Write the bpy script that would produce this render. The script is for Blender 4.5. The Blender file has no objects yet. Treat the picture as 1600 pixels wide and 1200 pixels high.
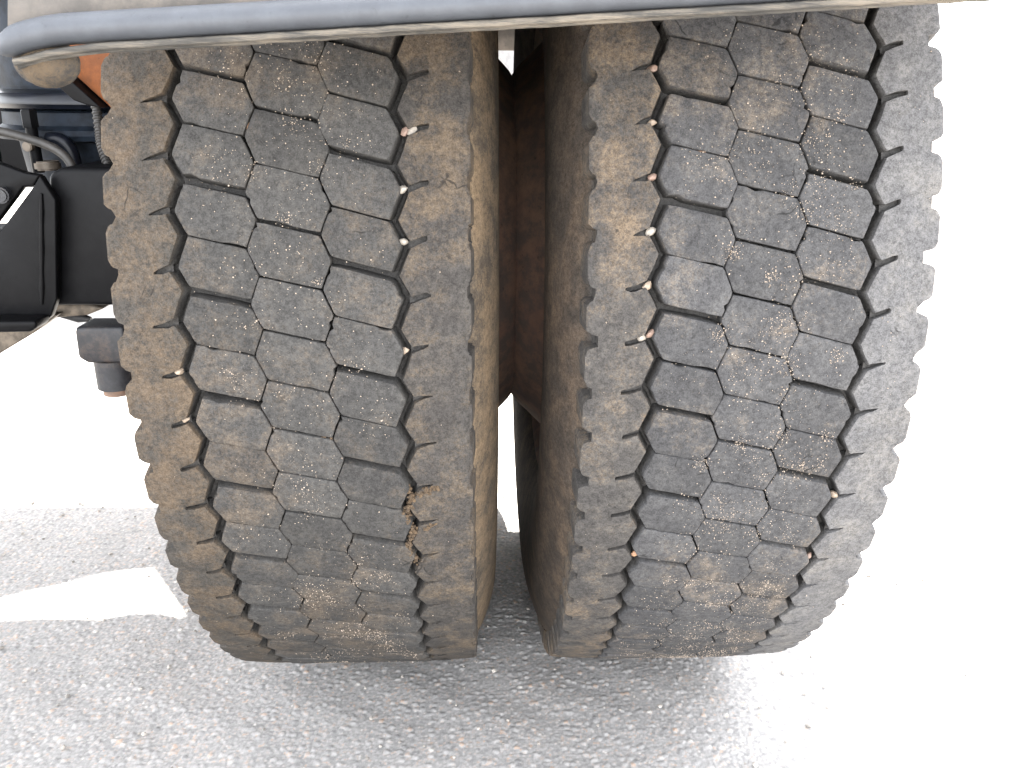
import bpy, bmesh, math, random
import numpy as np
from mathutils import Vector, Matrix

SC = bpy.context.scene
COL = SC.collection
PI = math.pi

# ------------------------------------------------------------------ camera, light
S = 0.525                 # tyre radius in metres: every length below is in tyre radii
SINK = 0.975              # axle height over the ground, in radii


def W(x, y, z):
    """radii (z from the axle) -> metres (z from the ground)"""
    return Vector((x * S, y * S, (z + SINK) * S))


cam_d = bpy.data.cameras.new("camera")
cam = bpy.data.objects.new("camera", cam_d)
COL.objects.link(cam)
SC.camera = cam
cam_d.sensor_width = 36.0
cam_d.lens = 1321.94 / 1600 * 36.0
cam_d.clip_start = 0.02
cam_d.clip_end = 5000
r_ = Vector((0.99935705, -0.03497865, 0.00787222))
u_ = Vector((0.00418348, 0.33182798, 0.94333064))
v_ = Vector((0.03560866, 0.94269119, -0.33176097))
m3 = Matrix((r_, u_, -v_)).transposed()
cam.matrix_world = Matrix.Translation(W(-0.01083, -2.11429, 0.36019)) @ m3.to_4x4()

SUN_EL = math.radians(58)
SUN_H = Vector((-0.10, 0.995, 0)).normalized()
SUN_D = Vector((SUN_H.x * math.cos(SUN_EL), SUN_H.y * math.cos(SUN_EL), math.sin(SUN_EL)))
world = bpy.data.worlds.new("World")
SC.world = world
world.use_nodes = True
wn = world.node_tree
bg = wn.nodes["Background"]
sky = wn.nodes.new("ShaderNodeTexSky")
sky.sky_type = 'NISHITA'
sky.sun_disc = False
sky.sun_elevation = SUN_EL
sky.sun_rotation = math.atan2(SUN_H.x, SUN_H.y)
sky.air_density = 0.7
sky.dust_density = 1.0
sky.ozone_density = 0.0
thin_cloud = wn.nodes.new("ShaderNodeHueSaturation")      # the sky of the photograph is milky white
thin_cloud.inputs["Saturation"].default_value = 0.16
wn.links.new(sky.outputs[0], thin_cloud.inputs["Color"])
wn.links.new(thin_cloud.outputs[0], bg.inputs[0])
bg.inputs[1].default_value = 0.15
sun_l = bpy.data.lights.new("sun", 'SUN')
sun_l.energy = 4.0
sun_l.angle = math.radians(0.5)
sun_l.color = (1.0, 0.95, 0.88)
sun_o = bpy.data.objects.new("sun", sun_l)
COL.objects.link(sun_o)
sun_o.rotation_euler = SUN_D.to_track_quat('Z', 'Y').to_euler()

SC.view_settings.view_transform = 'Standard'
SC.view_settings.look = 'None'
SC.view_settings.gamma = 1.0
SC.view_settings.exposure = 4.12
SC.cycles.max_bounces = 8
SC.cycles.diffuse_bounces = 5


# ------------------------------------------------------------------ materials
def new_mat(name):
    m = bpy.data.materials.new(name)
    m.use_nodes = True
    nt = m.node_tree
    return m, nt, nt.nodes["Principled BSDF"]


def nd(nt, kind, **kw):
    n = nt.nodes.new(kind)
    for k, v in kw.items():
        if k in n.inputs:
            n.inputs[k].default_value = v
        else:
            setattr(n, k, v)
    return n


def mixc(nt, fac, a, b):
    n = nt.nodes.new("ShaderNodeMix")
    n.data_type = 'RGBA'
    for sock, val in ((n.inputs[0], fac), (n.inputs[6], a), (n.inputs[7], b)):
        if hasattr(val, "is_linked") or hasattr(val, "links"):
            nt.links.new(val, sock)
        elif isinstance(val, tuple):
            sock.default_value = (*val, 1)
        else:
            sock.default_value = val
    return n.outputs[2]


def math_(nt, op, a, b=None, clamp=False):
    n = nt.nodes.new("ShaderNodeMath")
    n.operation = op
    n.use_clamp = clamp
    for i, val in enumerate((a, b)):
        if val is None:
            continue
        if hasattr(val, "links"):
            nt.links.new(val, n.inputs[i])
        else:
            n.inputs[i].default_value = val
    return n.outputs[0]


def ramp(nt, fac, lo, hi):
    n = nt.nodes.new("ShaderNodeMapRange")
    n.interpolation_type = 'SMOOTHSTEP'
    nt.links.new(fac, n.inputs[0])
    n.inputs[1].default_value = lo
    n.inputs[2].default_value = hi
    return n.outputs[0]


def noise(nt, vec, scale, detail=5.0, rough=0.55):
    n = nt.nodes.new("ShaderNodeTexNoise")
    nt.links.new(vec, n.inputs["Vector"])
    n.inputs["Scale"].default_value = scale
    n.inputs["Detail"].default_value = detail
    n.inputs["Roughness"].default_value = rough
    return n.outputs[0]


def weathered(name, base, dark, dust, dust_lo, dust_hi, dust_max=0.8, rough=0.85, bump=0.35, specks=0.0,
              stretch=None, spec=0.35, scale=1.0, vary=0.15, tread=False):
    """base colour with darker mottling, a patchy film of dust and fine relief, laid out by position in the place"""
    m, nt, b = new_mat(name)
    geo = nt.nodes.new("ShaderNodeNewGeometry")
    vec = geo.outputs["Position"]
    if stretch:
        mp = nt.nodes.new("ShaderNodeMapping")
        nt.links.new(vec, mp.inputs[0])
        mp.inputs["Scale"].default_value = stretch
        vec = mp.outputs[0]
    n1 = noise(nt, vec, 11 * scale, 3)
    n2 = noise(nt, vec, 48 * scale, 6, 0.65)
    n3 = noise(nt, vec, 420 * scale, 5, 0.7)
    c = mixc(nt, ramp(nt, n2, 0.38, 0.66), dark, base)
    oi = nt.nodes.new("ShaderNodeObjectInfo")
    hv = nt.nodes.new("ShaderNodeHueSaturation")
    hv.inputs["Saturation"].default_value = 1
    nt.links.new(math_(nt, 'ADD', math_(nt, 'MULTIPLY', oi.outputs["Random"], 2 * vary), 1 - vary), hv.inputs["Value"])
    nt.links.new(c, hv.inputs["Color"])
    mixn = math_(nt, 'ADD', math_(nt, 'MULTIPLY', n1, 0.36), math_(nt, 'ADD', math_(nt, 'MULTIPLY', n2, 0.36), math_(nt, 'MULTIPLY', n3, 0.28)))
    f = math_(nt, 'MULTIPLY', ramp(nt, mixn, dust_lo, dust_hi), dust_max)
    film = hv.outputs[0]
    if tread:      # dust film kept on the running face and sidewall; groove surfaces get one dark tone
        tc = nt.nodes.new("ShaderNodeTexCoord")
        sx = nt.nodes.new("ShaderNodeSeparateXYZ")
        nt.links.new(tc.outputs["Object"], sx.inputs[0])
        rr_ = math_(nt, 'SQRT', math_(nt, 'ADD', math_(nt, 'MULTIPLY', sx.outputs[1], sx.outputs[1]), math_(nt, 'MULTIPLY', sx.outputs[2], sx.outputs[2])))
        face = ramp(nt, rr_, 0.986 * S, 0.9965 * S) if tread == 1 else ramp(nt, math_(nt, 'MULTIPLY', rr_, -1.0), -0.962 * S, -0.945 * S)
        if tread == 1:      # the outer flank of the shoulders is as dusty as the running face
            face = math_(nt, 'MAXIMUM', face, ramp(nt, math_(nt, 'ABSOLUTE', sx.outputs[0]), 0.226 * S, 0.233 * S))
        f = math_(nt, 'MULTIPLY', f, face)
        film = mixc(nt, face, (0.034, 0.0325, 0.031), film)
    c = mixc(nt, f, film, dust)
    # small dark scuffs and pale dots
    n4 = noise(nt, vec, 150 * scale, 4, 0.7)
    c = mixc(nt, math_(nt, 'MULTIPLY', ramp(nt, n4, 0.60, 0.72), 0.55), c, tuple(x * 0.45 for x in dark))
    if specks:
        vo = nt.nodes.new("ShaderNodeTexVoronoi")
        nt.links.new(vec, vo.inputs["Vector"])
        vo.inputs["Scale"].default_value = 520
        sep = nt.nodes.new("ShaderNodeSeparateColor")
        nt.links.new(vo.outputs["Color"], sep.inputs[0])
        on = math_(nt, 'LESS_THAN', sep.outputs[0], specks)
        dot = math_(nt, 'LESS_THAN', vo.outputs["Distance"], 0.34)
        c = mixc(nt, math_(nt, 'MULTIPLY', math_(nt, 'MULTIPLY', on, dot), 0.6), c, (0.34, 0.30, 0.26))
    if tread:      # millimetre grain of abraded rubber
        g1 = ramp(nt, noise(nt, vec, 260, 4, 0.75), 0.33, 0.67)
        g2 = ramp(nt, noise(nt, vec, 1000, 2, 0.6), 0.30, 0.70)
        gv = math_(nt, 'ADD', 0.52, math_(nt, 'ADD', math_(nt, 'MULTIPLY', g1, 0.52), math_(nt, 'MULTIPLY', g2, 0.44)))
        sc_ = nt.nodes.new("ShaderNodeVectorMath")
        sc_.operation = 'SCALE'
        nt.links.new(c, sc_.inputs[0])
        nt.links.new(gv, sc_.inputs["Scale"])
        c = sc_.outputs[0]
        if tread == 1:      # hairline cracks and cuts here and there
            wob = nt.nodes.new("ShaderNodeVectorMath")
            wob.operation = 'ADD'
            wn_ = nt.nodes.new("ShaderNodeTexNoise")
            wn_.inputs["Scale"].default_value = 90
            nt.links.new(vec, wn_.inputs["Vector"])
            ws = nt.nodes.new("ShaderNodeVectorMath")
            ws.operation = 'SCALE'
            ws.inputs["Scale"].default_value = 0.007
            nt.links.new(wn_.outputs["Color"], ws.inputs[0])
            nt.links.new(vec, wob.inputs[0])
            nt.links.new(ws.outputs[0], wob.inputs[1])
            cv = nt.nodes.new("ShaderNodeTexVoronoi")
            cv.feature = 'DISTANCE_TO_EDGE'
            cv.inputs["Scale"].default_value = 36
            nt.links.new(wob.outputs[0], cv.inputs["Vector"])
            line = math_(nt, 'SUBTRACT', 1.0, ramp(nt, cv.outputs["Distance"], 0.008, 0.024))
            where = ramp(nt, noise(nt, vec, 27, 2), 0.64, 0.70)
            c = mixc(nt, math_(nt, 'MULTIPLY', math_(nt, 'MULTIPLY', line, where), 0.65), c, (0.006, 0.006, 0.006))
    nt.links.new(c, b.inputs["Base Color"])
    rr = math_(nt, 'ADD', math_(nt, 'MULTIPLY', n3, 0.2), rough - 0.1)
    nt.links.new(rr, b.inputs["Roughness"])
    b.inputs["Specular IOR Level"].default_value = spec
    bm_ = nt.nodes.new("ShaderNodeBump")
    bm_.inputs["Strength"].default_value = bump
    bm_.inputs["Distance"].default_value = 0.0012
    h = math_(nt, 'ADD', n3, math_(nt, 'MULTIPLY', n2, 1.2))
    nt.links.new(h, bm_.inputs["Height"])
    nt.links.new(bm_.outputs[0], b.inputs["Normal"])
    return m


def plain(name, col, rough=0.5, metal=0.0, bump=0.0, var=0.25, scale=60, spec=0.5):
    m, nt, b = new_mat(name)
    geo = nt.nodes.new("ShaderNodeNewGeometry")
    n = noise(nt, geo.outputs["Position"], scale, 5, 0.6)
    c = mixc(nt, ramp(nt, n, 0.35, 0.65), tuple(x * (1 - var) for x in col), tuple(min(1, x * (1 + var)) for x in col))
    nt.links.new(c, b.inputs["Base Color"])
    b.inputs["Roughness"].default_value = rough
    b.inputs["Metallic"].default_value = metal
    b.inputs["Specular IOR Level"].default_value = spec
    if bump:
        bm_ = nt.nodes.new("ShaderNodeBump")
        bm_.inputs["Strength"].default_value = bump
        bm_.inputs["Distance"].default_value = 0.001
        nt.links.new(noise(nt, geo.outputs["Position"], scale * 6, 4), bm_.inputs["Height"])
        nt.links.new(bm_.outputs[0], b.inputs["Normal"])
    return m


BROWN = (0.084, 0.063, 0.044)
TAN = (0.125, 0.098, 0.072)
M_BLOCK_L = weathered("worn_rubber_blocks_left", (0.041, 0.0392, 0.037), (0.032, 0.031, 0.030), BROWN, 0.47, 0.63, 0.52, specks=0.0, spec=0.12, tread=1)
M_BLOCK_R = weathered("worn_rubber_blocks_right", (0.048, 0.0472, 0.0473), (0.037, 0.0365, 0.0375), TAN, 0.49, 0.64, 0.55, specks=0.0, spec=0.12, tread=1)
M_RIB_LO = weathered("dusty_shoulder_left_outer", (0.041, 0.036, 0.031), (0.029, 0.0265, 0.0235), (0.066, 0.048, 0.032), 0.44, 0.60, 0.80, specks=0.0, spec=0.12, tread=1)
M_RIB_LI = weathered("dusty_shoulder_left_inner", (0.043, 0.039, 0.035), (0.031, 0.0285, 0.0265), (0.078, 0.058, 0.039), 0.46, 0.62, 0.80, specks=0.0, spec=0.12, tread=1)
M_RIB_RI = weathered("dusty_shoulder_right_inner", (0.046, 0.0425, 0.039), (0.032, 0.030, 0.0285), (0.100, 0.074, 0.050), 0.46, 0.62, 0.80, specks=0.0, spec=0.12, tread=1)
M_RIB_RO = weathered("glare_pale_shoulder_right_outer", (0.080, 0.078, 0.077), (0.062, 0.061, 0.062), (0.115, 0.103, 0.088), 0.48, 0.70, 0.55, specks=0.0, spec=0.12, tread=1)  # base colour raised to imitate lens glare on this shoulder, dust on top
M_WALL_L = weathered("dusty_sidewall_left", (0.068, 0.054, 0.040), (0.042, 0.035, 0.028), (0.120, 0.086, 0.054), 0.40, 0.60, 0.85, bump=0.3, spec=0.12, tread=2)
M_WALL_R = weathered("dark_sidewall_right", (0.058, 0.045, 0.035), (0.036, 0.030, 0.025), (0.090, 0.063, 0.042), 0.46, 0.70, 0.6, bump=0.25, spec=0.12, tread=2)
M_GRIT = plain("pale_grit", (0.21, 0.168, 0.13), 0.6, var=0.65, scale=700)
M_MUD = plain("dried_yellow_mud", (0.055, 0.035, 0.018), 0.95, bump=0.6, var=0.35, scale=300)
M_RUST = weathered("rusty_wheel_steel", (0.125, 0.072, 0.052), (0.075, 0.055, 0.046), (0.18, 0.11, 0.07), 0.45, 0.65, 0.7, rough=0.8)
M_BLACK = weathered("black_chassis_paint", (0.0045, 0.0045, 0.005), (0.003, 0.003, 0.0035), (0.025, 0.021, 0.017), 0.60, 0.84, 0.4, rough=0.45, bump=0.12, spec=0.08)
M_GLOSS = plain("glossy_black_rubber", (0.004, 0.005, 0.008), 0.28, var=0.3, spec=0.2)
M_BELLOWS = plain("bellows_rubber", (0.008, 0.011, 0.016), 0.55, var=0.4, bump=0.2, spec=0.08)
M_HOSE = plain("dusty_black_hose", (0.020, 0.018, 0.016), 0.6, var=0.4, bump=0.2)
M_ORANGE = weathered("orange_rust_plate", (0.16, 0.050, 0.013), (0.10, 0.033, 0.010), (0.20, 0.08, 0.03), 0.5, 0.7, 0.5, rough=0.85)
M_LIP = weathered("blue_black_plastic_lip", (0.036, 0.040, 0.047), (0.028, 0.031, 0.037), (0.085, 0.076, 0.066), 0.54, 0.70, 0.5, rough=0.58, bump=0.12, spec=0.45)
M_SKIRT = weathered("dusty_mudguard_plastic", (0.082, 0.073, 0.065), (0.055, 0.050, 0.045), (0.115, 0.10, 0.083), 0.46, 0.66, 0.8, rough=0.8, bump=0.15)
M_STRIP = weathered("scuffed_lip_seam", (0.055, 0.051, 0.045), (0.026, 0.025, 0.023), (0.13, 0.11, 0.085), 0.46, 0.62, 0.8, rough=0.8, stretch=(0.5, 2, 6))
M_CAKE = weathered("caked_dirt", (0.040, 0.036, 0.031), (0.018, 0.017, 0.016), (0.075, 0.052, 0.030), 0.44, 0.6, 0.8, rough=0.95, bump=1.0, scale=1.6)
M_STEEL = plain("dull_steel", (0.11, 0.09, 0.07), 0.5, metal=0.4, var=0.4)
M_TANK = weathered("grey_tank_paint", (0.22, 0.22, 0.22), (0.16, 0.16, 0.16), (0.30, 0.25, 0.2), 0.5, 0.7, 0.6)
M_DECK = weathered("underbody_steel", (0.06, 0.06, 0.062), (0.04, 0.04, 0.042), (0.12, 0.10, 0.08), 0.5, 0.7, 0.6)
M_BOLT = weathered("oxidised_bolt", (0.018, 0.019, 0.022), (0.011, 0.011, 0.013), (0.06, 0.037, 0.024), 0.5, 0.66, 0.7, rough=0.5, scale=2)


# ------------------------------------------------------------------ object helpers
def link(name, me, mat, parent=None, kind=None, label=None):
    o = bpy.data.objects.new(name, me)
    COL.objects.link(o)
    if mat is not None and len(me.materials) == 0:
        me.materials.append(mat)
    if parent is not None:
        o.parent = parent
    if kind:
        o["kind"] = kind
    if label:
        o["label"] = label
    return o


def empty(name, loc, label, cat, group=None):
    o = bpy.data.objects.new(name, None)
    COL.objects.link(o)
    o.location = loc
    o["label"] = label
    o["category"] = cat
    if group:
        o["group"] = group
    return o


def to_mesh(bm, name, smooth=True, angle=35):
    bm.normal_update()
    me = bpy.data.meshes.new(name)
    bm.to_mesh(me)
    bm.free()
    if smooth:
        for p in me.polygons:
            p.use_smooth = True
        me.set_sharp_from_angle(angle=math.radians(angle))
    return me


def tube(bm, pts, rad, seg=12, cap=True, ribs=None):
    """round tube along points (metres)"""
    pts = [Vector(p) for p in pts]
    rings = []
    up = Vector((0, 0, 1))
    for i, p in enumerate(pts):
        t = (pts[min(i + 1, len(pts) - 1)] - pts[max(i - 1, 0)]).normalized()
        a = t.cross(up)
        if a.length < 1e-4:
            a = t.cross(Vector((0, 1, 0)))
        a.normalize()
        b = t.cross(a)
        r = rad[i] if isinstance(rad, (list, tuple)) else rad
        rings.append([bm.verts.new(p + (a * math.cos(2 * PI * k / seg) + b * math.sin(2 * PI * k / seg)) * r) for k in range(seg)])
    for A, B in zip(rings, rings[1:]):
        for k in range(seg):
            bm.faces.new((A[k], A[(k + 1) % seg], B[(k + 1) % seg], B[k]))
    if cap:
        bm.faces.new(rings[0][::-1])
        bm.faces.new(rings[-1])
    bmesh.ops.recalc_face_normals(bm, faces=bm.faces)


def spline(pts, n=8):
    pts = [Vector(p) for p in pts]
    P = [pts[0] * 2 - pts[1]] + pts + [pts[-1] * 2 - pts[-2]]
    out = []
    for i in range(1, len(P) - 2):
        for k in range(n):
            t = k / n
            a, b, c, d = P[i - 1:i + 3]
            out.append(0.5 * ((2 * b) + (c - a) * t + (2 * a - 5 * b + 4 * c - d) * t * t + (3 * b - a - 3 * c + d) * t ** 3))
    out.append(P[-2])
    return out


def prism(bm, poly, y0, y1, bevel=0.0):
    """polygon in (x, z) radii, extruded from y0 to y1 (radii), world metres"""
    A = [bm.verts.new(W(x, y0, z)) for x, z in poly]
    B = [bm.verts.new(W(x, y1, z)) for x, z in poly]
    fs = [bm.faces.new(A), bm.faces.new(B[::-1])]
    n = len(poly)
    for i in range(n):
        fs.append(bm.faces.new((A[i], B[i], B[(i + 1) % n], A[(i + 1) % n])))
    bmesh.ops.recalc_face_normals(bm, faces=fs)
    if bevel:
        es = list({e for f in fs for e in f.edges})
        bmesh.ops.bevel(bm, geom=es, offset=bevel * S, segments=3, affect='EDGES', profile=0.5)


def lathe(prof, seg, name, xc=0.0, skip=None, a0=0.0, a1=2 * PI):
    """profile of (x, r) in radii turned round the axle; local to the wheel centre"""
    bm = bmesh.new()
    full = abs(a1 - a0 - 2 * PI) < 1e-6
    n = seg if full else seg + 1
    rings = []
    for i in range(n):
        al = a0 + (a1 - a0) * i / seg
        rings.append([bm.verts.new(((x - xc) * S, -r * math.cos(al) * S, r * math.sin(al) * S)) for x, r in prof])
    for i in range(seg):
        A, B = rings[i], rings[(i + 1) % n]
        for k in range(len(prof) - 1):
            if skip and skip((i + 0.5) / seg * (a1 - a0) + a0, 0.5 * (prof[k][1] + prof[k + 1][1])):
                continue
            bm.faces.new((A[k], A[k + 1], B[k + 1], B[k]))
    bmesh.ops.recalc_face_normals(bm, faces=bm.faces)
    return to_mesh(bm, name, angle=40)


# ------------------------------------------------------------------ setting: the asphalt
def build_ground():
    rng = np.random.default_rng(3)
    x0, x1, y0, y1, st = -0.88, 0.60, -0.43, 0.52, 0.0015
    nx, ny = int((x1 - x0) / st) + 1, int((y1 - y0) / st) + 1
    X, Y = np.meshgrid(x0 + np.arange(nx) * st, y0 + np.arange(ny) * st)

    def cells(cell, seed):
        g = np.random.default_rng(seed)
        gx, gy = int(1.7 / cell) + 6, int(1.2 / cell) + 6
        jx, jy, rv, hv = g.random((gy, gx)), g.random((gy, gx)), g.random((gy, gx)), g.random((gy, gx))
        U, V = (X - x0) / cell + 2, (Y - y0) / cell + 2
        iu, iv = np.floor(U).astype(int), np.floor(V).astype(int)
        best = np.full(X.shape, 9.0)
        idv = np.zeros(X.shape)
        ih = np.zeros(X.shape)
        for dx in (-1, 0, 1):
            for dy in (-1, 0, 1):
                cx, cy = iu + dx, iv + dy
                d = np.hypot(U - (cx + 0.15 + 0.7 * jx[cy, cx]), V - (cy + 0.15 + 0.7 * jy[cy, cx]))
                w = d < best
                best = np.where(w, d, best)
                idv = np.where(w, rv[cy, cx], idv)
                ih = np.where(w, hv[cy, cx], ih)
        return best, idv, ih

    d1, t1, h1 = cells(0.0037, 11)
    d2, t2, h2 = cells(0.0082, 12)
    z = 0.0007 * h1 * np.clip(1 - (d1 / 0.66) ** 2, 0, 1)
    big = (h2 > 0.72) & (d2 < 0.42)
    zb = 0.0010 * np.clip(1 - (d2 / 0.45) ** 2, 0, 1) * h2
    z = np.where(big, np.maximum(z, zb + 0.0004), z)
    tone = np.where(big, t2, t1)
    gap = np.where(big, 1.0, np.clip((0.62 - d1) / 0.25, 0, 1))
    z += 0.0012 * (np.sin(X * 31 + 2 * np.sin(Y * 23)) * np.sin(Y * 27 + X * 9)) + 0.0004 * rng.random(X.shape)
    edge = np.minimum.reduce([X - x0, x1 - X, Y - y0, y1 - Y])
    z = (z - 0.0006) * np.clip(edge / 0.03, 0, 1)
    z[0, :] = z[-1, :] = 0
    z[:, 0] = z[:, -1] = 0
    co = np.stack([X, Y, z], -1).reshape(-1, 3)
    B = 3000.0
    xe, ye = X[0, -1], Y[-1, 0]
    out = np.array([(-B, -B, 0), (x0, -B, 0), (xe, -B, 0), (B, -B, 0), (B, y0, 0), (B, ye, 0), (B, B, 0), (xe, B, 0),
                    (x0, B, 0), (-B, B, 0), (-B, ye, 0), (-B, y0, 0)])
    n0 = len(co)
    idx = np.arange(nx * ny).reshape(ny, nx)
    q = np.stack([idx[:-1, :-1], idx[:-1, 1:], idx[1:, 1:], idx[1:, :-1]], -1).reshape(-1, 4)
    c00, c10, c11, c01 = idx[0, 0], idx[0, -1], idx[-1, -1], idx[-1, 0]
    o = lambda i: n0 + i
    qo = np.array([(o(0), o(1), c00, o(11)), (o(1), o(2), c10, c00), (o(2), o(3), o(4), c10), (c10, o(4), o(5), c11),
                   (c11, o(5), o(6), o(7)), (c01, c11, o(7), o(8)), (o(10), c01, o(8), o(9)), (o(11), c00, c01, o(10))])
    q = np.concatenate([q, qo])
    co = np.concatenate([co, out])
    me = bpy.data.meshes.new("ground")
    me.vertices.add(len(co))
    me.vertices.foreach_set("co", co.astype(np.float32).ravel())
    me.loops.add(q.size)
    me.loops.foreach_set("vertex_index", q.astype(np.int32).ravel())
    me.polygons.add(len(q))
    me.polygons.foreach_set("loop_start", (np.arange(len(q)) * 4).astype(np.int32))
    me.polygons.foreach_set("use_smooth", np.ones(len(q), dtype=bool))
    me.update(calc_edges=True)
    for nm, arr in (("stone_tone", tone), ("stone_gap", gap)):
        at = me.attributes.new(nm, 'FLOAT', 'POINT')
        at.data.foreach_set("value", np.concatenate([arr.ravel(), np.full(12, 0.35)]).astype(np.float32))
    m, nt, b = new_mat("worn_asphalt")
    a1 = nt.nodes.new("ShaderNodeAttribute")
    a1.attribute_name = "stone_tone"
    a2 = nt.nodes.new("ShaderNodeAttribute")
    a2.attribute_name = "stone_gap"
    cr = nt.nodes.new("ShaderNodeValToRGB")
    cr.color_ramp.interpolation = 'LINEAR'
    els = [(0.0, (0.165, 0.161, 0.157)), (0.25, (0.225, 0.219, 0.211)), (0.55, (0.268, 0.259, 0.249)), (0.78, (0.315, 0.302, 0.286)),
           (0.86, (0.34, 0.25, 0.19)), (0.91, (0.27, 0.255, 0.24)), (0.965, (0.26, 0.25, 0.24)), (1.0, (0.46, 0.44, 0.40))]
    e = cr.color_ramp.elements
    e[0].position, e[0].color = els[0][0], (*els[0][1], 1)
    e[1].position, e[1].color = els[-1][0], (*els[-1][1], 1)
    for p, c in els[1:-1]:
        k = e.new(p)
        k.color = (*c, 1)
    nt.links.new(a1.outputs["Fac"], cr.inputs[0])
    geo = nt.nodes.new("ShaderNodeNewGeometry")
    n1 = noise(nt, geo.outputs["Position"], 700, 5, 0.7)
    n2 = noise(nt, geo.outputs["Position"], 14, 4, 0.6)
    c = mixc(nt, math_(nt, 'MULTIPLY', math_(nt, 'SUBTRACT', 1.0, a2.outputs["Fac"]), 0.75), cr.outputs[0], (0.19, 0.182, 0.172))
    c = mixc(nt, math_(nt, 'MULTIPLY', ramp(nt, n1, 0.50, 0.66), 0.6), c, (0.32, 0.309, 0.293))
    c = mixc(nt, math_(nt, 'MULTIPLY', ramp(nt, n2, 0.45, 0.7), 0.25), c, (0.23, 0.22, 0.205))
    nt.links.new(c, b.inputs["Base Color"])
    b.inputs["Roughness"].default_value = 0.9
    b.inputs["Specular IOR Level"].default_value = 0.12
    bu = nt.nodes.new("ShaderNodeBump")
    bu.inputs["Strength"].default_value = 0.35
    bu.inputs["Distance"].default_value = 0.0008
    nt.links.new(n1, bu.inputs["Height"])
    nt.links.new(bu.outputs[0], b.inputs["Normal"])
    link("ground", me, m, kind="structure")


build_ground()

# ------------------------------------------------------------------ the truck
truck = empty("truck", (0, 0, 0), "dusty truck with two worn twin tyres under a blue-black mudguard lip", "truck")

PITCHES = 86
DE = 2 * PI / PITCHES
OBJ_LO, OBJ_HI = -17, 20          # pitches built block by block (the side turned to the camera)


def pol(x, a, r):
    """tread coordinates (x in radii from the tyre centre, a in pitches, r in radii) -> metres, local to the wheel"""
    al = a * DE
    return Vector((x * S, -r * math.cos(al) * S, r * math.sin(al) * S))


def offset_poly(P, ds):
    """push every edge of a clockwise or anticlockwise polygon inwards by its own distance (metric plane)"""
    n = len(P)
    area = sum(P[i][0] * P[(i + 1) % n][1] - P[(i + 1) % n][0] * P[i][1] for i in range(n))
    s = 1 if area > 0 else -1
    L = []
    for i in range(n):
        (x0, y0), (x1, y1) = P[i], P[(i + 1) % n]
        dx, dy = x1 - x0, y1 - y0
        l = math.hypot(dx, dy)
        nx, ny = -dy / l * s, dx / l * s
        L.append((x0 + nx * ds[i], y0 + ny * ds[i], dx, dy))
    out = []
    for i in range(n):
        x0, y0, dx0, dy0 = L[i - 1]
        x1, y1, dx1, dy1 = L[i]
        den = dx0 * dy1 - dy0 * dx1
        t = ((x1 - x0) * dy1 - (y1 - y0) * dx1) / den
        out.append((x0 + dx0 * t, y0 + dy0 * t))
    return out


# hexagon corners (x, phase) of the three block columns
HEX = {
    1: [(-.132, .36), (-.056, .13), (-.041, -.355), (-.056, -.87), (-.132, -.64), (-.148, -.20)],
    2: [(-.041, .645), (.041, .39), (.056, -.09), (.041, -.61), (-.041, -.355), (-.056, .13)],
    3: [(.056, .91), (.132, .64), (.148, .20), (.132, -.36), (.056, -.09), (.041, .39)],
}
THIN, MID, WIDE = 0.0006, 0.0014, 0.0046


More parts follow.
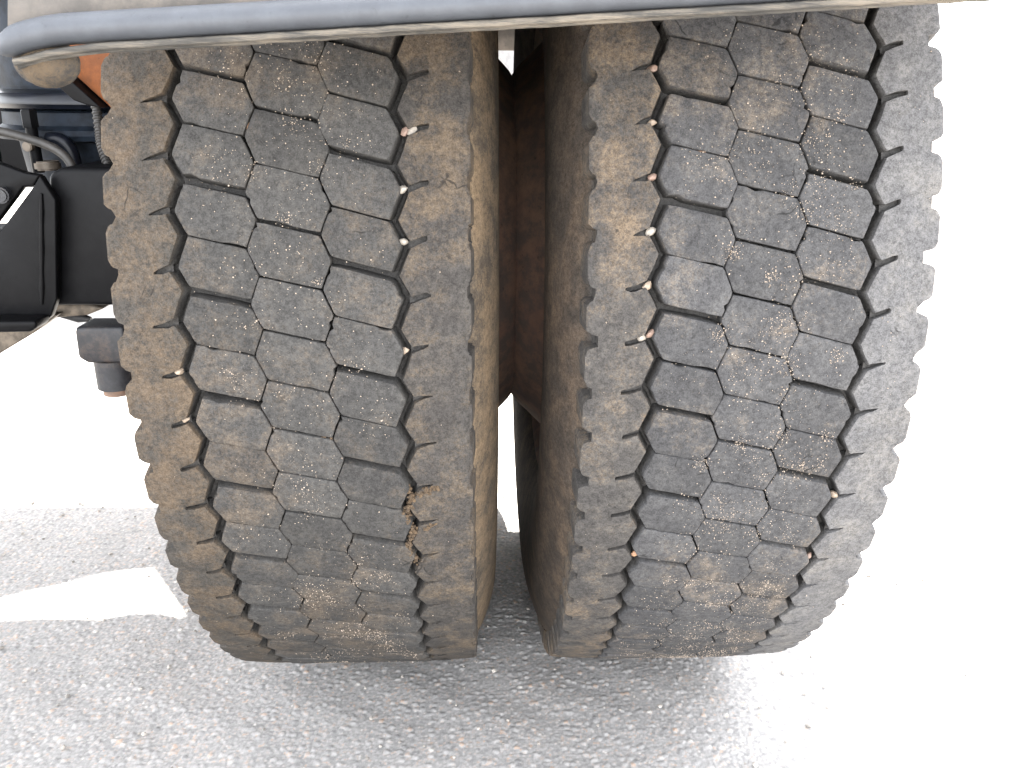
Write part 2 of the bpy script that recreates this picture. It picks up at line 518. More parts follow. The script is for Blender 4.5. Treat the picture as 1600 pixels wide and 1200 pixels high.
def block_mesh(col, odd, seed):
    rnd = random.Random(seed)
    P = [(x, a * DE) for x, a in HEX[col]]
    wide = MID if col == 2 else WIDE
    if col == 2:
        top, bot = (THIN, wide) if odd else (wide, THIN)
    else:
        top, bot = (wide, THIN) if odd else (THIN, wide)
    ds = [top, THIN, THIN, bot, THIN, THIN]
    if col == 1:
        ds[4] = ds[5] = 0.0
    if col == 3:
        ds[1] = ds[2] = 0.0
    ds = [d * rnd.uniform(0.75, 1.3) for d in ds]
    Q = offset_poly(P, ds)
    # outline with a little waviness and the odd chipped corner
    out = []
    flare = []
    n = len(Q)
    for i in range(n):
        (x0, y0), (x1, y1) = Q[i], Q[(i + 1) % n]
        steps = 7
        chip = rnd.random() < 0.28
        cpos, cw, cd = rnd.uniform(0.1, 0.9), rnd.uniform(0.06, 0.14), rnd.uniform(0.0012, 0.0045)
        dx, dy = x1 - x0, y1 - y0
        l = math.hypot(dx, dy)
        nx, ny = dy / l, -dx / l
        # inward direction for a clockwise outline
        mx, my = sum(p[0] for p in Q) / n - (x0 + x1) / 2, sum(p[1] for p in Q) / n - (y0 + y1) / 2
        if nx * mx + ny * my < 0:
            nx, ny = -nx, -ny
        for k in range(steps):
            t = k / steps
            j = rnd.uniform(0, 0.0004) if k else 0.0011
            if chip:
                j += cd * max(0, 1 - abs(t - cpos) / cw)
            out.append((x0 + dx * t + nx * j, y0 + dy * t + ny * j))
            flare.append(0.0035 if ds[i] > 0.004 else (0.004 if ds[i] == 0.0 else 0.0))
    cx, cy = sum(p[0] for p in out) / len(out), sum(p[1] for p in out) / len(out)
    bm = bmesh.new()

    def ring(shrink, r, fl=False, wob=0.0):
        vs = []
        for (x, y), f in zip(out, flare):
            dx, dy = x - cx, y - cy
            l = math.hypot(dx, dy)
            d = -shrink + (f if fl else 0)
            vs.append(bm.verts.new(pol(x + dx / l * d, (y + dy / l * d) / DE, r + rnd.uniform(-wob, wob))))
        return vs

    tilt = rnd.uniform(-0.0006, 0.0006)
    rings = [ring(0, 0.972, True), ring(0, 0.9982), ring(0.0005, 0.9995 + tilt, wob=0.0002), ring(0.0018, 1.0 + tilt, wob=0.0002), ring(0.014, 1.0002 + tilt, wob=0.0003)]
    N = len(out)
    for A, B in zip(rings, rings[1:]):
        for k in range(N):
            bm.faces.new((A[k], A[(k + 1) % N], B[(k + 1) % N], B[k]))
    c = bm.verts.new(pol(cx, cy / DE, 1.0002 + tilt))
    for k in range(N):
        bm.faces.new((rings[-1][k], rings[-1][(k + 1) % N], c))
    bmesh.ops.recalc_face_normals(bm, faces=bm.faces)
    return to_mesh(bm, "tread_block", angle=50)


VARIANTS = {(c, o): [block_mesh(c, o, 100 * c + 10 * o + k) for k in range(6)] for c in (1, 2, 3) for o in (0, 1)}


def rib_mesh(notch, seed, lo=0, hi=PITCHES):
    """shoulder rib on the right-hand side of a tyre (x > 0); the other side is this one turned half round"""
    rnd = random.Random(seed)
    bm = bmesh.new()
    xo = 0.2405
    jit = {}

    def J(n):
        n %= PITCHES
        if n not in jit:
            jit[n] = (rnd.uniform(-.03, .03), rnd.uniform(-.004, .005), rnd.uniform(-.05, .05), rnd.uniform(0.75, 1.25), rnd.uniform(-.0015, .0015))
        return jit[n]

    def r_top(x):
        t = (x - 0.14) / 0.10
        return 0.9985 - 0.0045 * t * t

    top_edges = []
    shared = {}

    def sv(key, p):
        if key not in shared:
            shared[key] = bm.verts.new(p)
        return shared[key]

    for n in range(lo, hi):
        a, b = J(n), J(n + 1)
        nd_a, nd_b = notch * a[3], notch * b[3]
        tip_a, tip_b = 0.184 + a[1], 0.184 + b[1]
        pts = [  # x, phase, key of a shared vertex
            (tip_a + .001, n + .315 + a[0], ("t", n % PITCHES)),
            (tip_a, n + .362 + a[0], None),
            (.176, n + .345 + a[0], None),
            (.1605 + a[4], n + .265 + a[0], None),
            (.1585, n + .31, None),
            (.1515, n + .475, None),
            (.1455, n + .64 + a[2] * .3, None),
            (.1530, n + .90, None),
            (.1600 + b[4], n + 1.135 + b[0], None),
            (.175, n + 1.225 + b[0], None),
            (tip_b, n + 1.270 + b[0], None),
            (tip_b + .001, n + 1.315 + b[0], ("t", (n + 1) % PITCHES)),
            (xo - nd_b, n + 1.34 + b[2], ("o", (n + 1) % PITCHES)),
            (xo - nd_b, n + 1.235 + b[2], None),
            (xo - nd_b * .45, n + 1.20 + b[2], None),
            (xo - .0035, n + 1.165 + b[2], None),
            (xo, n + 1.08, None), (xo, n + .84, None), (xo, n + .60, None),
            (xo - .0035, n + .515 + a[2], None),
            (xo - nd_a * .45, n + .48 + a[2], None),
            (xo - nd_a, n + .445 + a[2], None),
            (xo - nd_a, n + .34 + a[2], ("o", n % PITCHES)),
        ]
        T, Bt, I = [], [], []
        cx = sum(p[0] for p in pts) / len(pts)
        ca = sum(p[1] for p in pts) / len(pts)
        for x, ph, key in pts:
            inner = x < 0.165
            bx = x - (.006 if inner else 0) + (.004 if x > .235 else 0)
            rb = 0.942 if x > .205 else 0.972
            rt = r_top(x) - (0.0015 if x > .236 else 0.0006)
            T.append(sv(("T",) + key, pol(x, ph, rt)) if key else bm.verts.new(pol(x, ph, rt)))
            Bt.append(sv(("B",) + key, pol(bx, ph, rb)) if key else bm.verts.new(pol(bx, ph, rb)))
            # rounded edge
            dx, dy = cx - x, (ca - ph) * DE
            l = math.hypot(dx, dy)
            e = 0.0042 if x > .236 else 0.0024
            if key:
                I.append(T[-1])
            else:
                xx, pp = x + dx / l * e, ph + dy / l * e / DE
                I.append(bm.verts.new(pol(xx, pp, r_top(xx) + rnd.uniform(-.0002, .0002))))
        bm.faces.new([bm.verts.new(pol(xx, pp, .9875)) for xx, pp in ((tip_a + .002, n + .37 + a[0]), (.157, n + .28 + a[0]), (.157, n + .12 + a[0]), (tip_a + .002, n + .262 + a[0]))])
        N = len(pts)
        for k in range(N):
            k2 = (k + 1) % N
            if pts[k][2] and pts[k2][2]:
                continue
            bm.faces.new((T[k], T[k2], Bt[k2], Bt[k]))
            loop = [T[k], T[k2]] + ([I[k2]] if I[k2] is not T[k2] else []) + ([I[k]] if I[k] is not T[k] else [])
            if len(set(loop)) >= 3:
                bm.faces.new(loop)
        f = bm.faces.new(I)
        bmesh.ops.triangulate(bm, faces=[f], ngon_method='EAR_CLIP')
    bmesh.ops.recalc_face_normals(bm, faces=bm.faces)
    return to_mesh(bm, "shoulder_rib", angle=48)


CARCASS = [(-.225, .56), (-.232, .575), (-.255, .625), (-.275, .70), (-.282, .76), (-.283, .80), (-.279, .845), (-.268, .885), (-.255, .92),
           (-.2455, .938), (-.2405, .944), (-.226, .962), (-.220, .972), (-.12, .9745), (0, .975), (.12, .9745), (.220, .972), (.226, .962), (.2405, .944), (.2455, .938),
           (.255, .92), (.268, .885), (.279, .845), (.283, .80), (.282, .76), (.275, .70), (.255, .625), (.232, .575), (.225, .56)]


def smooth_profile(p, n=3):
    q = spline([(x, r, 0) for x, r in p], n)
    return [(v.x, v.y) for v in q]


def grit_mesh(seed, phase, dens, xs, spread):
    """pale sand grains pressed on the tread, in drifts"""
    rnd = random.Random(seed)
    bm = bmesh.new()
    clusters = [(rnd.gauss(xs, spread), rnd.uniform(-13, 6), rnd.uniform(.006, .026), rnd.uniform(.15, 1)) for _ in range(150)]
    n = 0
    while n < dens:
        if rnd.random() < 0.93:
            cx, ca, cr, w = rnd.choice(clusters)
            if rnd.random() > w:
                continue
            x, a = rnd.gauss(cx, cr), rnd.gauss(ca, cr / DE)
        else:
            x, a = rnd.uniform(-.23, .23), rnd.uniform(-14, 6)
        if abs(x) > .232 or (abs(x) > .165 and rnd.random() < .8) or (.128 < abs(x) < .168):
            continue
        n += 1
        r = 1.0003 if abs(x) < .14 else 0.9985 - 0.0045 * ((abs(x) - .14) / .1) ** 2
        s = rnd.choice((.0005, .0006, .0008, .0012)) * rnd.uniform(.7, 1.3)
        c = pol(x, a, r)
        R3 = Matrix.Rotation(rnd.uniform(0, 6.28), 3, Vector((rnd.random() - .5, rnd.random() - .5, rnd.random() - .5)).normalized())
        vs = [bm.verts.new(c + R3 @ Vector(k) * s * S * rnd.uniform(.7, 1.3)) for k in ((1, 0, 0), (-1, 0, 0), (0, 1, 0), (0, -1, 0), (0, 0, .8), (0, 0, -.8))]
        for i, j, k in ((0, 2, 4), (2, 1, 4), (1, 3, 4), (3, 0, 4), (2, 0, 5), (1, 2, 5), (3, 1, 5), (0, 3, 5)):
            bm.faces.new((vs[i], vs[j], vs[k]))
    return to_mesh(bm, "grit", smooth=False)


def mud_mesh(seed, path, count, wid):
    """crumbs of dried mud packed along a groove"""
    rnd = random.Random(seed)
    bm = bmesh.new()
    for _ in range(count):
        t = rnd.random() * (len(path) - 1)
        i = int(t)
        f = t - i
        x = path[i][0] * (1 - f) + path[i + 1][0] * f + rnd.gauss(0, wid)
        a = path[i][1] * (1 - f) + path[i + 1][1] * f + rnd.gauss(0, wid / DE)
        c = pol(x, a, rnd.uniform(.990, .9985))
        s = rnd.choice((.0007, .001, .0014, .0022, .0034)) * S
        res = bmesh.ops.create_icosphere(bm, subdivisions=1, radius=s)
        for v in res["verts"]:
            v.co = v.co * rnd.uniform(.65, 1.3) + c
    return to_mesh(bm, "dried_mud", angle=80)


def build_tyre(xc, shift, parity, label, m_block, m_left, m_right, m_wall, notch_l, notch_r, grit, seed):
    rnd = random.Random(seed)
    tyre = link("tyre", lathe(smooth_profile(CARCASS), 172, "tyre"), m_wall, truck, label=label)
    tyre.location = W(xc, 0, 0)
    far = bmesh.new()
    for n in range(OBJ_LO, OBJ_LO + PITCHES):
        odd = (n + parity) % 2
        for col in (1, 2, 3):
            me = rnd.choice(VARIANTS[(col, odd)])
            ang = (n + shift + rnd.uniform(-.012, .012)) * DE
            if n <= OBJ_HI:
                o = bpy.data.objects.new("tread_block", me)
                COL.objects.link(o)
                o.parent = tyre
                o.rotation_euler = (-ang, rnd.uniform(-.004, .004), 0)
                if not me.materials:
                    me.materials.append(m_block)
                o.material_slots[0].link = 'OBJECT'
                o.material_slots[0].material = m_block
            else:
                k0 = len(far.verts)
                far.from_mesh(me)
                far.verts.ensure_lookup_table()
                bmesh.ops.rotate(far, verts=far.verts[k0:], cent=(0, 0, 0), matrix=Matrix.Rotation(-ang, 3, 'X'))
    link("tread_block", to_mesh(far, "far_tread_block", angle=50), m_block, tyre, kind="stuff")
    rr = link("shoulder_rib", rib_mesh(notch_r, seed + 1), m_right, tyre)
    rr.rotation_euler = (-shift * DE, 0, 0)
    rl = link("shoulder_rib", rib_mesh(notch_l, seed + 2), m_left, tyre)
    # half a turn about the radial axis through (0, phase 0.5), then the tyre's own phase
    rl.matrix_local = Matrix.Rotation(-(1.0 + shift) * DE, 4, 'X') @ Matrix.Rotation(PI, 4, 'Y')
    # matrix: (x, a) -> (-x, -a): turning by PI about the Y axis keeps y and flips x and z
    g = link("grit", grit_mesh(seed + 3, shift, grit[0], grit[1], grit[2]), M_GRIT, tyre, kind="stuff")
    return tyre


LX, RX = -0.2655, 0.374
tyre_l = build_tyre(LX, 0.0, 0, "left one of the two twin tyres, browner with dust on both shoulders", M_BLOCK_L, M_RIB_LO, M_RIB_LI, M_WALL_L, 0.0155, 0.0045, (3600, 0.02, 0.06), 21)
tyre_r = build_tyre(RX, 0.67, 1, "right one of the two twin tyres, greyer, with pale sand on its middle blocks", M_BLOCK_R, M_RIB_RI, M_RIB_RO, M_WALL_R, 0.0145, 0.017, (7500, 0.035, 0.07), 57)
link("dried_mud", mud_mesh(5, [(.134, -2.6), (.150, -3.1), (.137, -3.6), (.150, -4.0), (.137, -4.5), (.152, -5.1)], 420, .0024), M_MUD, tyre_l, kind="stuff")
link("dried_mud", mud_mesh(6, [(.153, -3.1), (.170, -2.9), (.188, -2.8)], 170, .0020), M_MUD, tyre_l, kind="stuff")
link("dried_mud", mud_mesh(7, [(.030, -1.55), (.026, -1.75), (.041, -1.60)], 90, .0016), M_MUD, tyre_l, kind="stuff")
link("dried_mud", mud_mesh(8, [(.153, -4.05), (.170, -3.9), (.186, -3.8)], 80, .0016), M_MUD, tyre_l, kind="stuff")


# wheels: dished discs that meet between the tyres, and their rims
def wheel(xc, sgn, label):
    """sgn: +1 the disc dishes away to the right of the joint, -1 to the left"""
    X0 = 0.062
    face = [(0.0, .02), (0.0, .12), (0.0, .30), (0.0, .355), (.004, .372), (.014, .388), (.030, .405), (.046, .420), (.062, .436), (.078, .452), (.092, .466), (.105, .482), (.118, .505), (.128, .535)]
    fine = []
    for i in range(len(face) - 1):
        for k in range(3):
            t = k / 3
            fine.append((face[i][0] * (1 - t) + face[i + 1][0] * t, face[i][1] * (1 - t) + face[i + 1][1] * t))
    fine.append(face[-1])
    prof = [(X0 + sgn * (.0015 + d), r) for d, r in fine]

    def hole(al, r):
        d = (al - math.radians(252) + PI) % (2 * PI) - PI
        return sgn > 0 and (d * .465 / .045) ** 2 + ((r - .465) / .024) ** 2 < 1

    w = link("wheel_disc", lathe(prof, 240, "wheel_disc", xc, skip=hole), M_RUST, truck, label=label)
    w.location = W(xc, 0, 0)
    sol = w.modifiers.new("steel", 'SOLIDIFY')
    sol.thickness = 0.012
    sol.offset = 0
    rim = [(-.236, .590), (-.240, .578), (-.232, .566), (-.222, .556), (-.18, .545), (-.12, .535), (-.09, .500), (.06, .500), (.10, .535), (.18, .545), (.222, .556), (.232, .566), (.240, .578), (.236, .590)]
    link("rim", lathe(rim, 96, "rim"), M_RUST, w)
    return w


wheel(LX, -1, "dark steel disc of the left wheel deep between the tyres")
wheel(RX, 1, "rusty steel disc of the right wheel deep between the tyres")


# mudguard: skirt that arches over the tyres, with a rolled lip and a dirt-caked end
def build_mudguard():
    mg = bpy.data.objects.new("mudguard", None)
    COL.objects.link(mg)
    mg.parent = truck
    mg["label"] = "dusty mudguard over the twin tyres with a blue-black rolled lip"
    mg.location = W(0, -1.2, .42)
    inv = Matrix.Translation(-mg.location)
    xl, xr = -0.452, 0.69
    slope = (0.446 - 0.388) / (0.458 + 0.44)

    def zl(x):
        return 0.0 + slope * (x + 0.44)

    # skirt
    bm = bmesh.new()
    rows = []
    for i in range(51):
        t = i / 50
        al = math.radians(18.6 + 139 * t)
        row = []
        for k in range(13):
            x = xl - .020 + (xr - xl + .010) * k / 12
            rr = 1.272 + (.006 if (i % 6) in (2, 3) else 0)
            p = W(x, -rr * math.cos(al), rr * math.sin(al) + zl(x) * (1 - t))
            row.append(bm.verts.new(p))
        rows.append(row)
    for A, B in zip(rows, rows[1:]):
        for k in range(12):
            bm.faces.new((A[k], A[k + 1], B[k + 1], B[k]))
    bmesh.ops.recalc_face_normals(bm, faces=bm.faces)
    sk = link("skirt", to_mesh(bm, "skirt", angle=60), M_SKIRT, mg)
    sk.matrix_local = inv
    so = sk.modifiers.new("sheet", 'SOLIDIFY')
    so.thickness = 0.005
    # rolled lip: a D-section swept along the edge, its left end turning down
    bm = bmesh.new()
    sec = []
    for k in range(20):
        q = 2 * PI * k / 20
        y, z = math.cos(q), math.sin(q)
        sec.append((-.020 * y if y > 0 else -.012 * y, .0165 * z if z > 0 else .0125 * z))
    rings = []
    nseg = 60
    for i in range(nseg + 1):
        t = (i / nseg) ** 2.2
        x = xl - .028 + (xr - xl + .028) * t
        k = max(0.0, 1 - (x - (xl - .028)) / .075)
        e = max(0.0, 1 - (x - (xl - .028)) / .022)
        sc = math.sqrt(max(0.03, 1 - e * e))
        drop = -.013 * k * k
        zc = 0.4055 + zl(x) + drop
        rings.append([bm.verts.new(W(x, -1.212 + yy * sc, zc + zz * sc)) for yy, zz in sec])
    for A, B in zip(rings, rings[1:]):
        for k in range(20):
            bm.faces.new((A[k], A[(k + 1) % 20], B[(k + 1) % 20], B[k]))
    bm.faces.new(rings[0][::-1])
    bm.faces.new(rings[-1])
    bmesh.ops.recalc_face_normals(bm, faces=bm.faces)
    lip = link("lip", to_mesh(bm, "lip", angle=50), M_LIP, mg)
    lip.matrix_local = inv
    # scuffed double seam along the underside of the lip
    for dz, dy, rad in ((-.0160, -.010, .0034), (-.0188, -.003, .0032)):
        bm = bmesh.new()
        pts = []
        for i in range(70):
            x = xl - .010 + (xr - xl + .008) * i / 69
            k = max(0.0, 1 - (x - (xl - .010)) / .09)
            pts.append(W(x, -1.212 + dy, 0.4055 + zl(x) + dz - .010 * k * k + random.Random(i).uniform(-.0004, .0004)))
        tube(bm, pts, rad * S, 8)
        s = link("seam", to_mesh(bm, "seam"), M_STRIP, lip)
        s.matrix_local = Matrix.Identity(4)
    # dirt-caked oval end under the left end of the lip
    bm = bmesh.new()
    bmesh.ops.create_uvsphere(bm, u_segments=40, v_segments=20, radius=1.0)
    rnd = random.Random(4)
    for v in bm.verts:
        v.co = Vector((v.co.x * .0315, v.co.y * .020, v.co.z * .0240)) * (1 + rnd.uniform(-.02, .02))
        v.co = W(-.4425, -1.197, .3790) + v.co * S
    cap = link("end_cap", to_mesh(bm, "end_cap", angle=80), M_CAKE, mg, label="dirt-caked oval end of the mudguard lip")
    cap.matrix_local = inv
    return mg


build_mudguard()


# running gear to the left of the tyres
def part(name, bm, mat, parent=truck, label=None, angle=35):
    return link(name, to_mesh(bm, name, angle=angle), mat, parent, label=label)


def cyl(bm, p0, p1, rad, seg=32, bevel=0.0):
    tube(bm, [p0, p1], rad, seg)
    if bevel:
        es = [e for e in bm.edges if len(e.link_faces) == 2 and any(len(f.verts) > 4 for f in e.link_faces)]
        bmesh.ops.bevel(bm, geom=es, offset=bevel, segments=2, affect='EDGES')


# axle beam between the wheels and its hub part beside the left tyre
bm = bmesh.new()
prism(bm, [(-2.4, .030), (-.60, .030), (-.60, -.125), (-2.4, -.125)], -.075, .075, .03)
axle = part("axle_beam", bm, M_BLACK, label="black axle beam left of the tyres")
bm = bmesh.new()
prism(bm, [(-.955, .170), (-.925, .187), (-.62, .187), (-.62, -.123), (-1.02, -.123), (-1.02, .02), (-.965, .10)], -.19, .10, .012)
part("hub_flange", bm, M_BLACK, axle)
# bracket with a slanting slot in front of the axle, an upper web and a lower web
bm = bmesh.new()
prism(bm, [(-1.40, .30), (-1.10, .222), (-.985, .178), (-.955, .173), (-.972, .150), (-.994, .149), (-1.115, .019), (-1.40, .019)], -.225, -.200, .004)
br = part("spring_bracket", bm, M_BLACK, label="black spring bracket with a slanting slot")
bm = bmesh.new()
prism(bm, [(-.972, .150), (-.955, .173), (-.930, .12), (-.965, -.10), (-.985, -.140), (-1.00, -.150), (-1.40, -.162), (-1.40, .0185), (-1.092, .0185)], -.224, -.2005, .004)
part("lower_web", bm, M_BLACK, br)
bm = bmesh.new()
prism(bm, [(-1.5, -.132), (-.985, -.132), (-.985, -.146), (-1.00, -.157), (-1.5, -.166)], -.29, -.226, .006)
part("bottom_flange", bm, M_BLACK, br)
bm = bmesh.new()
cyl(bm, W(-1.035, -.245, .132), W(-1.035, -.222, .132), .017 * S, 24, .002)
part("bracket_bolt", bm, M_BOLT, br)
bm = bmesh.new()
tube(bm, [W(-.957 - .041 * t, -.226, .135 - .245 * t) for t in (0, .15, .3, .5, .7, .85, 1)], [.003 * S, .006 * S, .0045 * S, .006 * S, .004 * S, .006 * S, .003 * S], 10)
part("weld_bead", bm, M_BLACK, br)

# chassis rail behind the axle
bm = bmesh.new()
prism(bm, [(-2.8, .03), (-.80, .03), (-.80, .48), (-2.8, .48)], 1.05, 1.09, .01)
part("chassis_rail", bm, M_BLACK)
# air spring: bellows with bead plates
bm = bmesh.new()
prof = [(.01, .80), (.25, .79), (.275, .76), (.28, .70), (.278, .45), (.270, .38), (.262, .345)]


def turned(bm, cx, cy, prof, seg=64):
    rings = [[bm.verts.new(W(cx + r * math.cos(2 * PI * k / seg), cy + r * math.sin(2 * PI * k / seg), z)) for k in range(seg)] for r, z in prof]
    for A, B in zip(rings, rings[1:]):
        for k in range(seg):
            bm.faces.new((A[k], A[(k + 1) % seg], B[(k + 1) % seg], B[k]))
    bm.faces.new(rings[0])
    bm.faces.new(rings[-1][::-1])
    bmesh.ops.recalc_face_normals(bm, faces=bm.faces)


turned(bm, -.985, .30, prof)
asp = part("air_spring", bm, M_BELLOWS, label="glossy black air spring bellows behind the hoses")
bm = bmesh.new()
turned(bm, -.985, .30, [(.262, .345), (.292, .337), (.300, .325), (.300, .312), (.292, .302), (.26, .298)])
part("bead_plate", bm, M_GLOSS, asp)
bm = bmesh.new()
turned(bm, -.985, .30, [(.26, .2975), (.268, .292), (.270, .262), (.286, .252), (.290, .240), (.284, .228), (.24, .222), (.23, .12)])
part("piston", bm, M_BELLOWS, asp)

# hex bolts before the air spring
for x in (-1.052, -1.146):
    bm = bmesh.new()
    tube(bm, [W(x, -.03, .262), W(x, -.03, .298), W(x, -.03, .302)], [.0185 * S, .0185 * S, .016 * S], 6)
    hb = part("hex_bolt", bm, M_BLACK)
    bm = bmesh.new()
    tube(bm, [W(x, -.03, .16), W(x, -.03, .2625)], .013 * S, 16)
    part("shank", bm, M_BLACK, hb)
# hoses
bm = bmesh.new()
tube(bm, spline([W(-1.25, -.13, .285), W(-1.10, -.12, .262), W(-1.02, -.12, .243), W(-.966, -.12, .222), W(-.937, -.12, .195), W(-.926, -.12, .155)], 6), .0098 * S, 14)
part("hose", bm, M_HOSE, label="thin black air hose curving down to the axle")
bm = bmesh.new()
path = spline([W(-.905, -.02, .42), W(-.897, -.03, .34), W(-.888, -.05, .265), W(-.880, -.07, .223), W(-.862, -.09, .180), W(-.845, -.1, .15)], 26)
tube(bm, path, [(.0115 if i % 4 < 2 else .0092) * S for i in range(len(path))], 12)
part("conduit", bm, M_HOSE, label="ribbed black cable conduit beside the left tyre")
# clutter between: fittings and a pale nut
bm = bmesh.new()
cyl(bm, W(-1.035, -.02, .165), W(-1.035, -.02, .186), .030 * S, 24, .002)
part("fitting", bm, M_STEEL)
bm = bmesh.new()
cyl(bm, W(-1.045, -.08, .222), W(-1.045, -.06, .222), .011 * S, 18, .001)
part("pale_nut", bm, M_STEEL)
bm = bmesh.new()
tube(bm, spline([W(-1.035, .0, .236), W(-1.005, .0, .232), W(-.985, .0, .210), W(-.975, .0, .17)], 6), [.013 * S + .004 * S * math.sin(i / 18 * PI) for i in range(19)], 14)
part("elbow_fitting", bm, M_GLOSS)

# rusty hanger plate with a dark folded edge
bm = bmesh.new()
prism(bm, [(-.86, .50), (-.70, .50), (-.70, .255), (-.758, .318), (-.838, .398), (-.86, .43)], -.30, -.265, .003)
hp = part("hanger_plate", bm, M_ORANGE, label="orange rusted plate behind the left end of the mudguard lip")
bm = bmesh.new()
prism(bm, [(-.868, .425), (-.838, .394), (-.758, .314), (-.782, .318), (-.81, .328), (-.842, .360), (-.868, .405)], -.335, -.262, .003)
part("folded_edge", bm, M_BLACK, hp)
# small things below the axle
bm = bmesh.new()
prism(bm, [(-1.10, -.160), (-.985, -.160), (-.955, -.172), (-1.0, -.190), (-1.10, -.198)], -.02, .08, .006)
part("camshaft_cover", bm, M_STEEL)
bm = bmesh.new()
tube(bm, [W(-1.075, .0, -.196), W(-1.03, .0, -.200), W(-1.00, .0, -.205)], [.004 * S, .014 * S, .006 * S], 12)
part("grease_nipple", bm, M_BOLT)
bm = bmesh.new()
prism(bm, [(-1.6, -.180), (-1.055, -.180), (-1.12, -.225), (-1.6, -.50)], -.05, .0, .004)
part("torque_arm", bm, M_STEEL)
# brake adjuster stack beside the tyre's sidewall
bm = bmesh.new()
prism(bm, [(-.925, -.160), (-.82, -.160), (-.82, -.246), (-.912, -.246), (-.932, -.232), (-.930, -.170)], -.24, -.15, .008)
ba = part("brake_adjuster", bm, M_BOLT, label="dark stubby adjuster sticking out beside the left tyre")
bm = bmesh.new()
tube(bm, [W(-.872, -.195, -.246), W(-.872, -.195, -.316)], .044 * S, 24)
part("barrel", bm, M_BOLT, ba)
bm = bmesh.new()
tube(bm, [W(-.872, -.195, -.316), W(-.872, -.195, -.333)], .033 * S, 24)
part("rust_ring", bm, M_RUST, ba)
bm = bmesh.new()
prism(bm, [(-.86, -.06), (-.80, -.06), (-.80, -.30), (-.86, -.30)], -.14, -.02, .006)
part("backing_plate", bm, M_BOLT, ba)

# grey tank far ahead, seen through the slit between the tyres, and unseen pieces added to shade the ground
bm = bmesh.new()
prism(bm, [(-.35, .10), (.60, .10), (.60, 1.25), (-.35, 1.25)], 4.2, 4.7, .05)
part("tank", bm, M_TANK, label="grey tank ahead of the wheels")


bm = bmesh.new()
prism(bm, [(-4.2, -.45), (.55, -.45), (.55, 2.8), (-4.2, 2.8)], 5.0, 8.0, .08)  # plain box added out of view to block low sky light from the front
part("front_sky_blocker", bm, M_DECK, label="unseen box added far ahead of the wheels to block front sky light")


def slab(poly, z0, z1, name):
    bm = bmesh.new()
    A = [bm.verts.new(W(x, y, z0)) for x, y in poly]
    B = [bm.verts.new(W(x, y, z1)) for x, y in poly]
    bm.faces.new(A)
    bm.faces.new(B[::-1])
    n = len(poly)
    for i in range(n):
        bm.faces.new((A[i], B[i], B[(i + 1) % n], A[(i + 1) % n]))
    bmesh.ops.recalc_face_normals(bm, faces=bm.faces)
    return bm


KX, KY = 0.0622, 0.6217          # shadow shift per unit of height
ZB = 1.40                            # underside of the added shading pieces over the axle, radii
H = ZB + SINK


def up(x, y):
    return (x - KX * H, y + KY * H)


shade_poly = [(-4.2, -.8), (-.42, -.8), (-.42, .9), up(-.30, -.175), up(-4.0, -.150)]  # added overhead plate, outlined by the ground area it has to shade
lb = part("shade_slab", slab(shade_poly, ZB, ZB + .08, "shade_slab"), M_DECK, label="unseen steel plate added over the chassis to shade the ground")
cross = [up(-.77, -.1755), up(-.983, .123), up(-1.062, .107), up(-1.358, -.035), up(-4.0, -1.30 + 1.0), up(-4.0, .32), up(-.30, .32), up(-.30, -.1755)]  # added overhead plate, its edge cut to leave the sunlit patch on the ground
part("patch_shade_slab", slab(cross, ZB, ZB + .08, "patch_shade_slab"), M_DECK, lb)
for i in range(9):      # added strips, thinner and thinner, to fade the far edge of the ground shadow
    w = .0200 - .0018 * i
    y = .332 + .024 * i
    part("shade_slat", slab([up(-4.0, y), up(-.30, y), up(-.30, y + w), up(-4.0, y + w)], ZB, ZB + .012, "shade_slat"), M_DECK, lb)


# ------------------------------------------------------------------ pebbles wedged in the tread
def pebble_mesh(seed):
    rnd = random.Random(seed)
    bm = bmesh.new()
    bmesh.ops.create_icosphere(bm, subdivisions=2, radius=1.0)
    ax = [Vector((rnd.uniform(-1, 1), rnd.uniform(-1, 1), rnd.uniform(-1, 1))).normalized() for _ in range(7)]
    for v in bm.verts:
        d = v.co.normalized()
        cut = min([1.0] + [0.72 / max(.05, d.dot(a)) for a in ax if d.dot(a) > .72])
        v.co = Vector((d.x * 1.15, d.y * .9, d.z * .8)) * cut
    return to_mesh(bm, "pebble", angle=28)


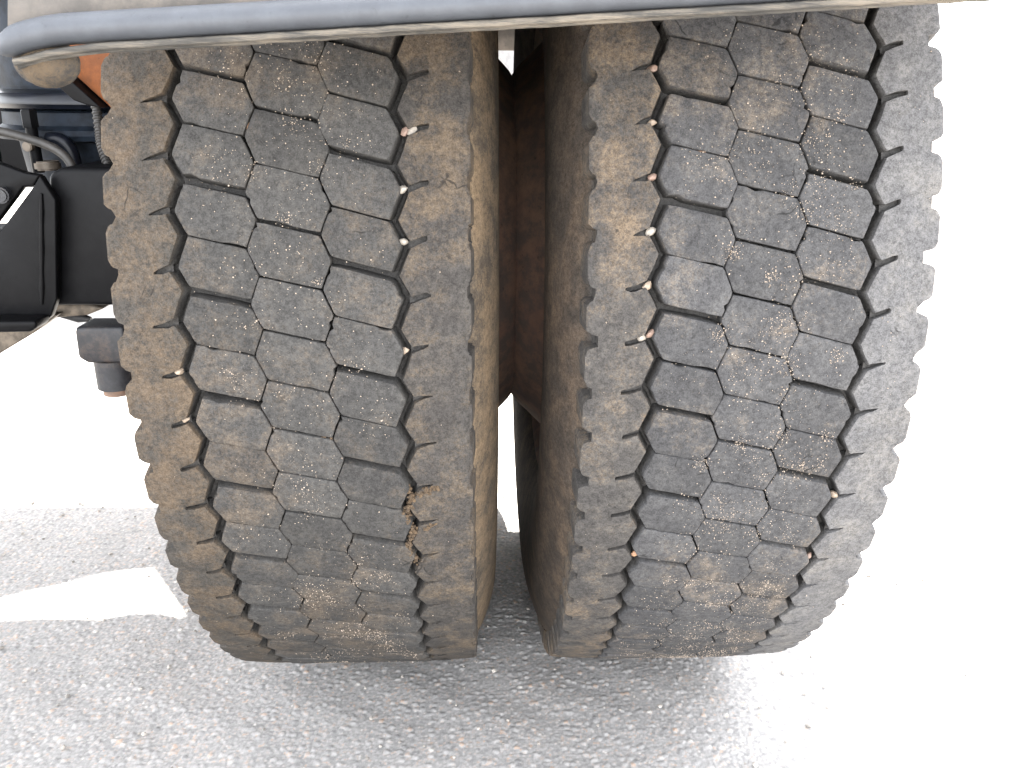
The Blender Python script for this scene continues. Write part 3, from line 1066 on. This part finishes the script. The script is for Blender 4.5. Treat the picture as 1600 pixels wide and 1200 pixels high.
PM = [pebble_mesh(i) for i in range(7)]
P_COL = {
    "white": plain("white_quartz", (0.23, 0.205, 0.175), 0.55, var=.2, scale=500),
    "pink": plain("pink_stone", (0.17, 0.115, 0.09), 0.6, var=.2, scale=500),
    "orange": plain("orange_stone", (0.24, 0.13, 0.07), 0.6, var=.2, scale=500),
    "beige": plain("beige_stone", (0.20, 0.155, 0.115), 0.6, var=.2, scale=500),
}
PEB = [  # x, pitch, radius, colour, label
    (-.317, 4.33, .0080, "orange", "orange pebble wedged between two blocks high on the left tyre"),
    (-.1115, 4.245, .0080, "pink", "pinkish pebble in a groove of the left tyre touching a white pebble"),
    (-.1020, 4.275, .0085, "white", "white pebble touching the pinkish one high on the left tyre"),
    (-.1150, 3.205, .0080, "white", "white pebble in the left tyre's groove just below the white and pink pair"),
    (-.1150, 2.255, .0075, "white", "flat white pebble in the left tyre's groove, second below the pair"),
    (-.1180, .195, .0080, "beige", "tan stone filling a shoulder slit halfway down the left tyre's inner groove"),
    (-.368, .175, .0060, "white", "tiny white pebble in the thin joint of the left tyre's outer block row"),
    (-.429, -.205, .0075, "beige", "upper of two beige pebbles in the left tyre's outer groove"),
    (-.430, -1.219, .0065, "beige", "lower of two beige pebbles in the left tyre's outer groove"),
    (.219, 5.448, .0085, "pink", "reddish pebble topmost in the right tyre's inner groove"),
    (.218, 4.440, .0075, "beige", "tan pebble second from the top in the right tyre's inner groove"),
    (.219, 3.446, .0080, "pink", "pale pink pebble third from the top in the right tyre's inner groove"),
    (.284, 3.905, .0105, "orange", "large orange pebble in a wide cross groove high on the right tyre"),
    (.2180, 2.461, .0085, "white", "long white pebble in the right tyre's inner groove below the pale pink one"),
    (.2155, 1.446, .0085, "beige", "round cream pebble halfway down the right tyre's inner groove"),
    (.2110, .441, .0085, "white", "white pebble in the lowest stony slit of the right tyre, left one of a pair"),
    (.2235, .520, .0080, "pink", "pinkish stone at the right of a white one in the right tyre's lowest stony slit"),
    (.4185, .089, .0095, "white", "greenish white pebble between the middle blocks of the right tyre"),
    (.5280, -3.161, .0080, "beige", "beige pebble in the right tyre's outer groove low down"),
    (.4460, -3.300, .0075, "beige", "sandy stone in a cross joint low on the right tyre's outer block row"),
    (.2345, -4.899, .0070, "orange", "small orange pebble low in the right tyre's inner groove"),
    (.5200, -5.050, .0070, "pink", "small pinkish pebble lowest in the right tyre's outer groove"),
]
rnd = random.Random(9)
for i, (x, a, r, c, lab) in enumerate(PEB):
    me = PM[i % 7].copy()
    me.materials.clear()
    me.materials.append(P_COL[c])
    o = bpy.data.objects.new("pebble", me)
    COL.objects.link(o)
    al = a * DE
    rr = .990
    o.location = W(x, -rr * math.cos(al), rr * math.sin(al))
    o.scale = (r * S * .88, r * S * .85, r * S * .85)
    o.rotation_euler = (rnd.uniform(-.6, .6), rnd.uniform(-.8, .8), rnd.uniform(-.6, .6))
    o["label"] = lab
    o["category"] = "pebble"
    o["group"] = "pebbles wedged in the tread"


# loose chippings on the asphalt
def chippings():
    rnd = random.Random(31)
    bm = bmesh.new()
    for _ in range(420):
        x, y = rnd.uniform(-1.6, 1.3), rnd.uniform(-.8, .9)
        s = rnd.choice((.003, .0035, .004, .006)) * rnd.uniform(.7, 1.2) * S
        c = Vector((x * S, y * S, .0012 + s * .35))
        res = bmesh.ops.create_icosphere(bm, subdivisions=1, radius=s)
        for v in res["verts"]:
            v.co = Vector((v.co.x * rnd.uniform(.7, 1.4), v.co.y * rnd.uniform(.7, 1.3), v.co.z * rnd.uniform(.5, .9))) + c
    link("gravel", to_mesh(bm, "gravel", angle=30), plain("loose_chippings", (0.22, 0.20, 0.175), 0.7, var=.45, scale=90), kind="stuff")


chippings()
